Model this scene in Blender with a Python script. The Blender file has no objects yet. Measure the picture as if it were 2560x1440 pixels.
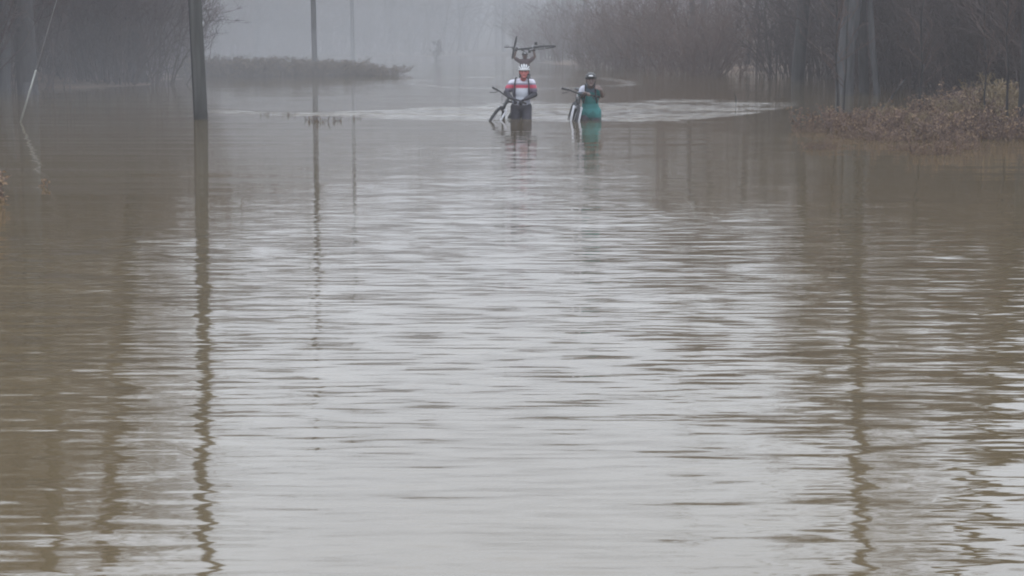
import bpy, bmesh, math, random
import numpy as np
from mathutils import Vector, Matrix
R = math.radians
sc = bpy.context.scene
col = sc.collection

# ------------------------------------------------------------------ camera
F = 4000.0                      # focal length in pixels of the 2560-wide photograph
CAM_H = 1.5
PITCH = math.atan(632 / F)
cam_d = bpy.data.cameras.new('camera'); cam = bpy.data.objects.new('camera', cam_d); col.objects.link(cam)
cam.location = (0, 0, CAM_H); cam.rotation_euler = (R(90) - PITCH, 0, 0)
cam_d.sensor_width = 36; cam_d.lens = 36 * F / 2560; cam_d.clip_start = .1; cam_d.clip_end = 3000
sc.camera = cam
cp, sp = math.cos(PITCH), math.sin(PITCH)
def ray(px, py):
    u, v = (px - 1280) / F, (720 - py) / F
    return Vector((u, cp + v * sp, -sp + v * cp))
def at(px, py, z=0.0):          # point of the level z seen at a pixel
    d = ray(px, py); t = (z - CAM_H) / d.z
    return Vector((0, 0, CAM_H)) + d * t
def pt(px, py, Y):              # point at distance Y seen at a pixel
    d = ray(px, py)
    return Vector((0, 0, CAM_H)) + d * (Y / d.y)

# ------------------------------------------------------------------ world and light
w = bpy.data.worlds.new('World'); sc.world = w; w.use_nodes = True
nt = w.node_tree; nt.nodes.clear()
N = nt.nodes.new; L = nt.links.new
out = N('ShaderNodeOutputWorld'); bg = N('ShaderNodeBackground'); sky = N('ShaderNodeTexSky')
SUN_EL, SUN_AZ = R(48), R(200)
sky.sky_type = 'NISHITA'; sky.sun_disc = False; sky.sun_elevation = SUN_EL; sky.sun_rotation = SUN_AZ
sky.dust_density = 6; sky.air_density = 1.0
tc = N('ShaderNodeTexCoord'); sx = N('ShaderNodeSeparateXYZ'); L(tc.outputs['Generated'], sx.inputs[0])
mr = N('ShaderNodeMapRange'); L(sx.outputs['Z'], mr.inputs['Value'])
mr.inputs['From Min'].default_value = 0; mr.inputs['From Max'].default_value = .35
mr.inputs['To Min'].default_value = 11; mr.inputs['To Max'].default_value = 25
cl = N('ShaderNodeTexNoise'); L(tc.outputs['Generated'], cl.inputs['Vector']); cl.inputs['Scale'].default_value = 2.2; cl.inputs['Detail'].default_value = 4
clm = N('ShaderNodeMapRange'); L(cl.outputs['Fac'], clm.inputs['Value']); clm.inputs['To Min'].default_value = .8; clm.inputs['To Max'].default_value = 1.2
mm = N('ShaderNodeMath'); mm.operation = 'MULTIPLY'; L(mr.outputs[0], mm.inputs[0]); L(clm.outputs[0], mm.inputs[1])
gr = N('ShaderNodeVectorMath'); gr.operation = 'SCALE'; gr.inputs[0].default_value = (.90, .985, 1.11); L(mm.outputs[0], gr.inputs['Scale'])
mx = N('ShaderNodeMix'); mx.data_type = 'RGBA'; mx.inputs['Factor'].default_value = .9
L(sky.outputs[0], mx.inputs['A']); L(gr.outputs[0], mx.inputs['B'])
L(mx.outputs['Result'], bg.inputs['Color']); bg.inputs['Strength'].default_value = .1
L(bg.outputs[0], out.inputs['Surface'])
sd = bpy.data.lights.new('sun', 'SUN'); sd.energy = .5; sd.angle = R(30); sd.color = (1, .97, .93)
so = bpy.data.objects.new('sun', sd); col.objects.link(so); so.rotation_euler = (R(90) - SUN_EL, 0, R(20))
sc.view_settings.view_transform = 'Standard'; sc.view_settings.look = 'None'
sc.view_settings.exposure = 0.0; sc.view_settings.gamma = 1
sc.cycles.volume_bounces = 1; sc.cycles.max_bounces = 5; sc.cycles.diffuse_bounces = 2; sc.cycles.glossy_bounces = 2
sc.cycles.use_denoising = True
sc.cycles.filter_width = 2.0

# ------------------------------------------------------------------ helpers
def tag(o, label=None, cat=None, group=None, kind=None):
    if label: o['label'] = label
    if cat: o['category'] = cat
    if group: o['group'] = group
    if kind: o['kind'] = kind
    return o
def empty(name, loc=(0, 0, 0), rot=(0, 0, 0)):
    o = bpy.data.objects.new(name, None); o.empty_display_size = .2; col.objects.link(o)
    o.location = loc; o.rotation_euler = rot
    return o
def copy_tree(o, parent=None):
    c = o.copy(); col.objects.link(c)
    if parent is not None: c.parent = parent
    for ch in [x for x in CH.get(o.name, [])]:
        k = copy_tree(ch, c); CH.setdefault(c.name, []).append(k)
    return c
CH = {}                          # children register (parenting order kept)
def link(name, me, parent=None, smooth=False):
    o = bpy.data.objects.new(name, me); col.objects.link(o)
    if parent is not None:
        o.parent = parent; CH.setdefault(parent.name, []).append(o)
    if smooth:
        me.polygons.foreach_set('use_smooth', [True] * len(me.polygons))
    return o
class MB:
    def __init__(s): s.v = []; s.f = []
    def tube(s, pts, rad, n=6, cap=True, closed=False):
        pts = [Vector(p) for p in pts]
        if not hasattr(rad, '__len__'): rad = [rad] * len(pts)
        base = len(s.v); m = len(pts); ref = None
        for i, p in enumerate(pts):
            if closed: t = pts[(i + 1) % m] - pts[i - 1]
            else: t = pts[min(i + 1, m - 1)] - pts[max(i - 1, 0)]
            if t.length < 1e-9: t = Vector((0, 0, 1))
            t.normalize()
            if ref is None:
                ref = Vector((1, 0, 0)) if abs(t.x) < .8 else Vector((0, 1, 0))
            a = (ref - t * ref.dot(t))
            if a.length < 1e-4: a = t.orthogonal()
            a.normalize(); ref = a; b = t.cross(a)
            for k in range(n):
                q = 2 * math.pi * k / n
                s.v.append(p + (a * math.cos(q) + b * math.sin(q)) * rad[i])
        for i in range(m if closed else m - 1):
            r0 = base + i * n; r1 = base + ((i + 1) % m) * n
            for k in range(n):
                s.f.append((r0 + k, r0 + (k + 1) % n, r1 + (k + 1) % n, r1 + k))
        if cap and not closed:
            s.f.append(tuple(base + k for k in reversed(range(n))))
            s.f.append(tuple(base + (m - 1) * n + k for k in range(n)))
        return s
    def ball(s, c, r, seg=10, rings=7, rot=None):
        c = Vector(c); base = len(s.v)
        if not hasattr(r, '__len__'): r = (r, r, r)
        def P(i, k):
            th = math.pi * i / rings; ph = 2 * math.pi * k / seg
            v = Vector((r[0] * math.sin(th) * math.cos(ph), r[1] * math.sin(th) * math.sin(ph), r[2] * math.cos(th)))
            return c + (rot @ v if rot is not None else v)
        s.v.append(P(0, 0))
        for i in range(1, rings):
            for k in range(seg): s.v.append(P(i, k))
        s.v.append(P(rings, 0)); e = len(s.v) - 1
        for k in range(seg):
            s.f.append((base, base + 1 + k, base + 1 + (k + 1) % seg))
            s.f.append((e, e - seg + (k + 1) % seg, e - seg + k))
        for i in range(rings - 2):
            for k in range(seg):
                a = base + 1 + i * seg
                s.f.append((a + k, a + seg + k, a + seg + (k + 1) % seg, a + (k + 1) % seg))
        return s
    def cap(s, a, b, ra, rb, n=12):       # tapered capsule
        a = Vector(a); b = Vector(b)
        s.tube([a, b], [ra, rb], n); s.ball(a, ra, n, 8); s.ball(b, rb, n, 8)
        return s
    def chain(s, pts, rad, n=12):
        for i in range(len(pts) - 1): s.cap(pts[i], pts[i + 1], rad[i], rad[i + 1], n)
        return s
    def quad(s, a, b, c, d):
        k = len(s.v); s.v += [Vector(a), Vector(b), Vector(c), Vector(d)]; s.f.append((k, k + 1, k + 2, k + 3)); return s
    def leaf(s, c, L_, W_, u, nrm):       # a folded leaf: two faces on a bent midrib
        u = u.normalized(); sde = u.cross(nrm).normalized(); up = sde.cross(u)
        k = len(s.v)
        s.v += [c, c + u * L_ * .5 + sde * W_ * .5 + up * W_ * .25, c + u * L_, c + u * L_ * .5 - sde * W_ * .5 + up * W_ * .25]
        s.f += [(k, k + 1, k + 2), (k, k + 2, k + 3)]
        return s
    def box(s, c, d, rot=None):
        c = Vector(c); k = len(s.v)
        for z in (-1, 1):
            for y in (-1, 1):
                for x in (-1, 1):
                    v = Vector((x * d[0] / 2, y * d[1] / 2, z * d[2] / 2))
                    s.v.append(c + (rot @ v if rot is not None else v))
        for f in ((0, 2, 3, 1), (4, 5, 7, 6), (0, 1, 5, 4), (2, 6, 7, 3), (0, 4, 6, 2), (1, 3, 7, 5)):
            s.f.append(tuple(k + q for q in f))
        return s
    def build(s, name, m, parent=None, smooth=True):
        me = bpy.data.meshes.new(name); me.from_pydata([tuple(v) for v in s.v], [], s.f); me.update()
        me.materials.append(m)
        return link(name, me, parent, smooth)
    def fused(s, name, m, parent, voxel=.009, sm=6, colour=None):   # one continuous skin round everything added
        me = bpy.data.meshes.new(name); me.from_pydata([tuple(v) for v in s.v], [], s.f); me.update()
        o = bpy.data.objects.new('tmp', me); col.objects.link(o)
        md = o.modifiers.new('r', 'REMESH'); md.mode = 'VOXEL'; md.voxel_size = voxel; md.use_smooth_shade = True
        m2 = o.modifiers.new('s', 'SMOOTH'); m2.factor = .5; m2.iterations = sm
        dg = bpy.context.evaluated_depsgraph_get(); dg.update()
        me2 = bpy.data.meshes.new_from_object(o.evaluated_get(dg)); me2.name = name
        bpy.data.objects.remove(o); bpy.data.meshes.remove(me)
        me2.materials.clear(); me2.materials.append(m)
        if colour:
            at_ = me2.color_attributes.new('paint', 'FLOAT_COLOR', 'POINT')
            dat = np.ones((len(me2.vertices), 4), dtype=np.float32)
            for i, v in enumerate(me2.vertices): dat[i, :3] = colour(v.co)
            at_.data.foreach_set('color', dat.ravel())
        return link(name, me2, parent, True)

def mat(name, c, rough=.7, var=.15, scale=12, metal=0, bump=0, c2=None, attr=None, stretch=None):
    m = bpy.data.materials.new(name); m.use_nodes = True
    t = m.node_tree; b = t.nodes['Principled BSDF']
    b.inputs['Roughness'].default_value = rough; b.inputs['Metallic'].default_value = metal
    co = t.nodes.new('ShaderNodeTexCoord'); n = t.nodes.new('ShaderNodeTexNoise')
    n.inputs['Scale'].default_value = scale; n.inputs['Detail'].default_value = 5
    if stretch:
        mp = t.nodes.new('ShaderNodeMapping'); mp.inputs['Scale'].default_value = stretch
        t.links.new(co.outputs['Object'], mp.inputs[0]); t.links.new(mp.outputs[0], n.inputs['Vector'])
    else: t.links.new(co.outputs['Object'], n.inputs['Vector'])
    r = t.nodes.new('ShaderNodeValToRGB'); t.links.new(n.outputs['Fac'], r.inputs[0])
    r.color_ramp.elements[0].position = .3; r.color_ramp.elements[1].position = .7
    lo = [x * (1 - var) for x in c]; hi = [min(1, x * (1 + var)) for x in (c2 or c)]
    r.color_ramp.elements[0].color = (*lo, 1); r.color_ramp.elements[1].color = (*hi, 1)
    src = r.outputs[0]
    if attr:
        a = t.nodes.new('ShaderNodeAttribute'); a.attribute_name = attr
        x = t.nodes.new('ShaderNodeMix'); x.data_type = 'RGBA'; x.blend_type = 'MULTIPLY'; x.inputs['Factor'].default_value = 1
        t.links.new(a.outputs['Color'], x.inputs['A']); t.links.new(src, x.inputs['B']); src = x.outputs['Result']
    t.links.new(src, b.inputs['Base Color'])
    if bump:
        bp = t.nodes.new('ShaderNodeBump'); bp.inputs['Strength'].default_value = bump; bp.inputs['Distance'].default_value = .02
        t.links.new(n.outputs['Fac'], bp.inputs['Height']); t.links.new(bp.outputs[0], b.inputs['Normal'])
    return m
def smooth(a, b, x):
    t = np.clip((x - a) / (b - a), 0, 1); return t * t * (3 - 2 * t)
def vnoise(X, Y, s, seed=0):             # cheap smooth value noise
    rs = np.random.RandomState(seed); G = rs.rand(256, 256)
    x = X / s; y = Y / s; xi = np.floor(x).astype(int); yi = np.floor(y).astype(int)
    fx = x - xi; fy = y - yi; fx = fx * fx * (3 - 2 * fx); fy = fy * fy * (3 - 2 * fy)
    g = lambda i, j: G[i % 256, j % 256]
    return (g(xi, yi) * (1 - fx) + g(xi + 1, yi) * fx) * (1 - fy) + (g(xi, yi + 1) * (1 - fx) + g(xi + 1, yi + 1) * fx) * fy
def sheet(name, xs, ys, Z, m):
    nx, ny = len(xs), len(ys)
    X, Y = np.meshgrid(xs, ys)
    V = np.stack([X, Y, Z], -1).reshape(-1, 3).astype(np.float32)
    me = bpy.data.meshes.new(name)
    i, j = np.meshgrid(np.arange(nx - 1), np.arange(ny - 1)); a = (j * nx + i).ravel()
    Fc = np.stack([a, a + 1, a + nx + 1, a + nx], -1).astype(np.int32)
    me.vertices.add(len(V)); me.vertices.foreach_set('co', V.ravel())
    me.loops.add(Fc.size); me.loops.foreach_set('vertex_index', Fc.ravel())
    me.polygons.add(len(Fc)); me.polygons.foreach_set('loop_start', np.arange(len(Fc), dtype=np.int32) * 4)
    me.update(); me.validate(); me.materials.append(m)
    return link(name, me, None, True)
def axis(lo, hi, step, far, grow=1.25):
    c = list(np.arange(lo, hi + 1e-6, step)); s = step
    while c[-1] < far: s *= grow; c.append(min(c[-1] + s, far))
    s = step
    while c[0] > -far: s *= grow; c.insert(0, max(c[0] - s, -far))
    return np.array(c)

# ------------------------------------------------------------------ materials
M = {}
M['bark'] = mat('bark', (.030, .028, .028), .9, .4, 3, bump=.6, stretch=(4, 4, .6))
M['bark_pale'] = mat('bark_pale', (.05, .05, .052), .9, .5, 2.5, bump=.6, stretch=(4, 4, .5))
M['twig'] = mat('twig', (.075, .052, .045), .9, .3, 2)
M['brush'] = mat('brush', (.10, .066, .054), .9, .35, 2)
M['brushfar'] = mat('brush_grey', (.085, .07, .06), .9, .35, 2)
M['deadleaf'] = mat('dead_leaf', (.13, .08, .05), .85, .35, 3, c2=(.21, .14, .08))
M['straw'] = mat('straw', (.16, .12, .07), .9, .35, 4)
M['darkstem'] = mat('dark_stems', (.055, .040, .037), .9, .3, 2)
M['needle'] = mat('dark_needles', (.035, .042, .035), .9, .4, 2)
M['pole'] = mat('creosoted_pole', (.05, .05, .048), .9, .35, 2, bump=.5, stretch=(8, 8, .5))
M['litter'] = mat('leaf_litter_ground', (.075, .055, .042), .95, .5, .6, c2=(.12, .085, .06), bump=1)
M['galv'] = mat('galvanised_wire', (.35, .35, .35), .5, .1, 5, metal=.8)
M['guard'] = mat('yellowed_plastic_guard', (.22, .22, .2), .5, .15, 5)
M['black'] = mat('black_rubber', (.02, .02, .022), .6, .2, 20)
M['darkframe'] = mat('dark_painted_frame', (.035, .037, .04), .4, .2, 20)
M['whiteframe'] = mat('white_painted_fork', (.45, .45, .48), .3, .1, 20)
M['alloy'] = mat('alloy', (.35, .35, .36), .35, .1, 20, metal=.9)
M['skin'] = mat('skin', (1, 1, 1), .55, .08, 14, attr='paint')
M['cloth'] = mat('printed_jersey_cloth', (1, 1, 1), .8, .06, 8, attr='paint')
M['darkcloth'] = mat('dark_cloth', (.035, .033, .042), .85, .25, 8)
M['glove'] = mat('dark_glove', (.03, .03, .038), .8, .2, 15)
M['helmwhite'] = mat('white_helmet_shell', (.62, .62, .64), .3, .05, 8)
M['helmdark'] = mat('dark_helmet_shell', (.03, .03, .03), .35, .2, 8)
M['strap'] = mat('black_strap', (.02, .02, .025), .8, .2, 20)
M['paleshirt'] = mat('pale_cloth', (.5, .5, .58), .8, .1, 8)

# ------------------------------------------------------------------ ground and water
def right_shore(Y): return np.interp(Y, [0, 20, 40, 55, 66, 80, 90, 400], [11.0, 10.0, 10.0, 9.6, 6.5, 3.2, 2.0, 2.0])
def left_shore(Y): return np.interp(Y, [0, 30, 44, 49, 60, 74, 90, 400], [-7.5, -11, -14.6, -11.2, -12, -16, -20, -20])
def ground_z(X, Y):
    X = np.asarray(X, float); Y = np.asarray(Y, float)
    n = vnoise(X, Y, 3.1, 1) * .35 + vnoise(X, Y, 9, 2) * .8
    s = X - right_shore(Y) - 2.4 * (1 - smooth(70, 84, Y)) * smooth(26, 36, Y) + (vnoise(X, Y, 2.3, 5) - .5) * 1.6
    zr = np.where(s < 0, -.6 + .6 * smooth(-3.5, 0, s), .10 * s + .16 * np.clip(s - 4, 0, 24)) + .3 * n * smooth(2, 9, s)
    s = left_shore(Y) - X + (vnoise(X, Y, 2.3, 6) - .5) * 1.6
    zl = np.where(s < 0, -.6 + .6 * smooth(-3.5, 0, s), .06 * s + .22 * np.clip(s - 3, 0, 26)) + .3 * n * smooth(2, 9, s)
    s = Y - 116 + (vnoise(X, Y, 6, 7) - .5) * 6
    zc = np.where(s < 0, -.6 + .6 * smooth(-8, 0, s), .004 * s + .12 * np.clip(s - 48, 0, 110))
    s = -1.5 - Y
    zb = np.where(s < 0, -.6 + .6 * smooth(-3.5, 0, s), .12 * np.clip(s, 0, 10))
    z = np.maximum(np.maximum(zr, zl), np.maximum(zc, zb))
    return z + .02 * (vnoise(X, Y, 1.1, 8) - .5)
xs = axis(-45, 50, .8, 340); ys = axis(-6, 130, .8, 340)
GX, GY = np.meshgrid(xs, ys)
g = sheet('ground', xs, ys, ground_z(GX, GY), M['litter']); tag(g, kind='structure')
def gz(x, y): return float(ground_z(np.array([x]), np.array([y]))[0])

xs = axis(-22, 22, .16, 340, 1.35); ys = axis(1, 70, .13, 340, 1.3)
WX, WY = np.meshgrid(xs, ys)
mw = bpy.data.materials.new('muddy_flood_water'); mw.use_nodes = True
t = mw.node_tree; b = t.nodes['Principled BSDF']; N = t.nodes.new; L = t.links.new
tc = N('ShaderNodeTexCoord')
def noise(scale3, detail=2, dist=0, rot=0):
    mp = N('ShaderNodeMapping'); mp.inputs['Scale'].default_value = (scale3[0], scale3[1], 1); mp.inputs['Location'].default_value = (scale3[2] * 3.7, 0, scale3[2] * 5.3); mp.inputs['Rotation'].default_value = (0, 0, rot)
    L(tc.outputs['Object'], mp.inputs[0])
    n = N('ShaderNodeTexNoise'); n.inputs['Scale'].default_value = 1; n.inputs['Detail'].default_value = detail
    n.inputs['Distortion'].default_value = dist
    L(mp.outputs[0], n.inputs['Vector']); return n.outputs['Fac']
def op(o, a, c):
    x = N('ShaderNodeMath'); x.operation = o
    for i, q in enumerate((a, c)):
        if isinstance(q, (int, float)): x.inputs[i].default_value = q
        else: L(q, x.inputs[i])
    return x.outputs[0]
ca = N('ShaderNodeAttribute'); ca.attribute_name = 'chop'
cb = N('ShaderNodeAttribute'); cb.attribute_name = 'mottle'
def wave(scale3, k, detail=2, dist=0, rot=0, amp=None):   # slope of one family of ripples
    v = op('MULTIPLY', op('SUBTRACT', noise(scale3, detail, dist, rot), .5), k)
    return op('MULTIPLY', v, amp) if amp is not None else v
CHOP = ca.outputs['Fac']; MOT = cb.outputs['Fac']
sy = op('ADD', wave((1.5, 13.5, 1), .26, 2.5, .25, R(3), CHOP), wave((3.4, 26, 3), .36, 2, .2, R(-5), CHOP))
sy = op('ADD', sy, wave((.30, 2.2, 7), .05, 1, 0, R(5)))
sy = op('ADD', sy, wave((6, 18, 2), .16, 2, .3, 0, MOT))
sx_s = op('ADD', wave((1.5, 9, 11), .045, 2, .3, R(4), CHOP), wave((6, 14, 13), .09, 2, .3, 0, MOT))
sx_s = op('ADD', sx_s, wave((.8, 4, 17), .010, 1))
cn = N('ShaderNodeCombineXYZ'); L(sx_s, cn.inputs[0]); L(sy, cn.inputs[1]); cn.inputs[2].default_value = 1
nn_ = N('ShaderNodeVectorMath'); nn_.operation = 'NORMALIZE'; L(cn.outputs[0], nn_.inputs[0]); L(nn_.outputs[0], b.inputs['Normal'])
mud = N('ShaderNodeValToRGB'); L(noise((.25, .5, 1), 3), mud.inputs[0])
mud.color_ramp.elements[0].color = (.092, .067, .034, 1); mud.color_ramp.elements[1].color = (.115, .085, .045, 1)
L(mud.outputs[0], b.inputs['Base Color'])
b.inputs['Roughness'].default_value = .04; b.inputs['IOR'].default_value = 1.85
wt = sheet('water', xs, ys, np.zeros_like(WX), mw); tag(wt, kind='structure')
def curve_pts(pp): return [at(x, y) for x, y in pp]
fr = curve_pts([(480, 280), (560, 284), (800, 292), (1000, 298), (1250, 302), (1450, 304), (1700, 301), (1850, 288), (1980, 268), (2100, 250)])
fx = np.array([p.x for p in fr]); fy = np.array([p.y for p in fr])
front = np.interp(WX, fx, fy)
d = WY - front
wob = (vnoise(WX, WY, 1.6, 11) - .5)
inx = smooth(fx[0] - .3, fx[0] + 2.5, WX) * (1 - smooth(fx[-1] - 5, fx[-1] - .5, WX))
broad = .35 + .65 * smooth(-3.5, 0, WX) * (1 - smooth(4, 8, WX))
depthw = 1.7 + 7.0 * smooth(-4, 0.5, WX) * (1 - smooth(3.5, 7, WX))
streak = smooth(.34, .62, vnoise(WX * .33, WY, .42, 21)) * (.5 + vnoise(WX * .8, WY, 1.1, 22))
wake = smooth(-.15, .1, d) * (1 - smooth(.5, 1, d / depthw + wob * .6)) * inx * (.30 + 1.35 * streak)
# second, older ring of waves further out
c2 = at(1300, 205); rr = np.sqrt(((WX - c2.x) / 3.6) ** 2 + ((WY - c2.y) / 6.5) ** 2) + wob * .12
ring = np.exp(-((rr - 1) / .10) ** 2) * (WY < c2.y + 30)
base = .14 + .85 * smooth(16, 9.5, WY) * (.45 + 1.1 * vnoise(WX * .6, WY, 2.2, 31)) * (1 - .4 * smooth(7.4, 5.2, WY))
base *= 1 - .6 * (1 - smooth(-3.2, -1.5, WX)) * (WY > 12)
midr = .42 * np.exp(-((WX - 0.1) / 1.3) ** 2) * smooth(25, 18, WY) * smooth(6.5, 9, WY)
chop = base + midr + 8.5 * wake + 3.0 * ring * vnoise(WX * .5, WY, .7, 23)
mott = smooth(.2, 1.2, WX / np.maximum(WY, 1) * 5) * smooth(14, 8, WY) * .6 + .22
for nm, arr in (('chop', chop), ('mottle', mott)):
    a_ = wt.data.attributes.new(nm, 'FLOAT', 'POINT'); a_.data.foreach_set('value', arr.ravel().astype(np.float32))

# ------------------------------------------------------------------ haze
def volume(name, density, colr):
    m = bpy.data.materials.new(name); m.use_nodes = True; t = m.node_tree; t.nodes.clear()
    o = t.nodes.new('ShaderNodeOutputMaterial'); v = t.nodes.new('ShaderNodeVolumePrincipled')
    v.inputs['Color'].default_value = (*colr, 1); v.inputs['Density'].default_value = density
    v.inputs['Anisotropy'].default_value = 0.0
    t.links.new(v.outputs[0], o.inputs['Volume']); return m
hz = MB().box((0, 0, 14.5), (700, 700, 33)).build('haze', volume('haze_air', .0036, (.455, .445, .455)), None, False); tag(hz, kind='stuff')
mb_ = MB().ball((-6, 145, .2), (78, 78, 10), 48, 24).build('mist_bank', volume('mist_air', .0135, (.64, .655, .675)), None, True); tag(mb_, kind='stuff')
for rx_, ry_, rz_ in ((13, 20, 1.5), (17, 26, 2.4), (21, 31, 3.6)):     # mist lying in layers over the water at left
    mb_ = MB().ball((-19, 58, 0), (rx_, ry_, rz_), 48, 24).build('low_mist', volume('low_mist_air', .0065, (.55, .55, .57)), None, True); tag(mb_, kind='stuff')

# ------------------------------------------------------------------ bare trees
def rdir(rnd): 
    a = rnd.uniform(0, 2 * math.pi); return Vector((math.cos(a), math.sin(a), 0))
def branch(mb, rnd, p, d, ln, r, segs, up, wig, n=5, tap=.85):
    pts = [p.copy()]; rad = [r]; q = p.copy(); d = d.normalized()
    for i in range(segs):
        d = (d + Vector((rnd.gauss(0, wig), rnd.gauss(0, wig), rnd.gauss(0, wig) + up))).normalized()
        q = q + d * ln / segs; pts.append(q.copy()); rad.append(max(r * (1 - (i + 1) / segs * tap), .004))
    mb.tube(pts, rad, n, cap=False); return pts, d
def along(pts, t):
    k = t * (len(pts) - 1); i = min(int(k), len(pts) - 2); f = k - i
    return pts[i].lerp(pts[i + 1], f), (pts[i + 1] - pts[i]).normalized()
def make_tree(name, seed, h, r, low=.28, dens=1.0, lean=(0, 0), tw=.012, bark='bark', nlimb=18, tap=.85):
    rnd = random.Random(seed); root = empty(name)
    T = MB(); B = MB()
    pts, _ = branch(T, rnd, Vector((0, 0, -.5)), Vector((lean[0], lean[1], 1)), h, r, 9, .02, .045, 10, tap)
    # root flare
    for k in range(5):
        a = k * 1.26 + rnd.random(); dv = Vector((math.cos(a), math.sin(a), 0))
        T.tube([dv * r * .3 + Vector((0, 0, .5)), dv * r * .9 + Vector((0, 0, .1)), dv * r * 1.7 + Vector((0, 0, -.3))], [r * .4, r * .35, r * .2], 6)
    for k in range(nlimb):
        tt = low + (1 - low) * ((k + rnd.random()) / nlimb) ** .9; tt = min(tt, .98)
        p, td = along(pts, tt)
        ln = h * (.36 - .22 * tt) * rnd.uniform(.7, 1.25)
        d = (rdir(rnd) * rnd.uniform(.7, 1.1) + Vector((0, 0, rnd.uniform(.35, 1.0)))).normalized()
        lp, ld = branch(B, rnd, p, d, ln, r * .38 * (1 - tt * .6), 6, .06, .13, 5)
        for j in range(int(6 * dens)):
            p2, d2 = along(lp, rnd.uniform(.2, 1))
            dd = (d2 + rdir(rnd) * .8 + Vector((0, 0, rnd.uniform(-.1, .6)))).normalized()
            bp_, _ = branch(B, rnd, p2, dd, ln * rnd.uniform(.3, .5), r * .1 * (1 - tt * .5), 4, .05, .16, 4)
            for i in range(int(6 * dens)):
                p3, d3 = along(bp_, rnd.uniform(.15, 1))
                d4 = (d3 + rdir(rnd) * .8 + Vector((0, 0, rnd.uniform(-.2, .6)))).normalized()
                tp, _ = branch(B, rnd, p3, d4, ln * rnd.uniform(.12, .28), tw, 2, .05, .2, 3)
                for q in range(2):
                    p5, d5 = along(tp, rnd.uniform(.2, .9))
                    d6 = (d5 + rdir(rnd) * .9 + Vector((0, 0, .2))).normalized()
                    branch(B, rnd, p5, d6, ln * rnd.uniform(.06, .14), tw * .7, 1, 0, .1, 3)
    T.build('trunk', M[bark], root); B.build('crown', M['twig'], root, False)
    return root
def make_brush(name, seed, h, wdt, n, matn='brush', leaf=0, leafm='deadleaf', tw=.011, ls=1.0):
    rnd = random.Random(seed); root = empty(name); B = MB(); Lf = MB()
    for k in range(n):
        a = rnd.uniform(0, 6.28); rr = wdt * rnd.random() ** .7 * .5
        p = Vector((math.cos(a) * rr, math.sin(a) * rr, -.25))
        d = Vector((math.cos(a) * rnd.uniform(0, .5), math.sin(a) * rnd.uniform(0, .5), 1))
        hh = h * rnd.uniform(.45, 1.1)
        sp_, _ = branch(B, rnd, p, d, hh + .25, tw * rnd.uniform(1, 2.2), 5, .0, .12, 4)
        for j in range(9):
            p2, d2 = along(sp_, rnd.uniform(.2, 1)); dd = (d2 + rdir(rnd) * rnd.uniform(.4, 1.1)).normalized()
            tp, _ = branch(B, rnd, p2, dd, hh * rnd.uniform(.15, .35), tw * .8, 3, .03, .2, 3)
            for i in range(4):
                p3, d3 = along(tp, rnd.uniform(.2, 1)); d4 = (d3 + rdir(rnd) * .9 + Vector((0, 0, rnd.uniform(-.3, .5)))).normalized()
                ep, _ = branch(B, rnd, p3, d4, hh * rnd.uniform(.05, .14), tw * .6, 1, 0, .2, 3)
                if leaf and rnd.random() < leaf:
                    for q in range(2):
                        nn = Vector((rnd.gauss(0, 1), rnd.gauss(0, 1), rnd.gauss(0, 1))).normalized()
                        uu = Vector((rnd.gauss(0, 1), rnd.gauss(0, 1), rnd.gauss(-.5, .7)))
                        Lf.leaf(ep[1], ls * rnd.uniform(.05, .1), ls * rnd.uniform(.03, .055), uu, nn)
    B.build('stems', M[matn], root, False)
    if Lf.f: Lf.build('dead_leaves', M[leafm], root, False)
    return root
def place(proto, used, x, y, s, rz, z=None, sz=None):
    sz = s * ZS[0] if sz is None else sz
    if proto.name in used: o = copy_tree(proto)
    else: used.add(proto.name); o = proto
    o.location = (x, y, gz(x, y) if z is None else z); o.rotation_euler = (0, 0, rz); o.scale = (s, s, sz or s)
    return o
used = set(); ZS = [1.0]
DB = [make_brush('bare_shrub', 24, 4.4, 2.8, 46, 'darkstem', tw=.014), make_brush('bare_shrub', 25, 3.6, 3.2, 46, 'darkstem', tw=.014)]
rnd = random.Random(7)
TT = [make_tree('bare_tree', 11, 17, .20, .22, 1.0), make_tree('bare_tree', 12, 15, .15, .15, 1.0), make_tree('bare_tree', 13, 18, .24, .3, 1.0),
      make_tree('bare_tree', 14, 12, .10, .12, 1.0), make_tree('bare_tree', 15, 16, .17, .2, 1.1)]
BB = [make_brush('bare_shrub', 21, 3.6, 3.0, 34), make_brush('bare_shrub', 22, 2.8, 3.4, 36), make_brush('bare_shrub', 23, 4.6, 2.6, 30)]
def wood(n, gen, protos, label, cat, group, smin=.8, smax=1.2, zs=1.0):
    for k in range(n):
        ZS[0] = zs; x, y = gen()
        o = place(rnd.choice(protos), used, x, y, rnd.uniform(smin, smax), rnd.uniform(0, 6.28)); ZS[0] = 1.0
        tag(o, label, cat, group)
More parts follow.
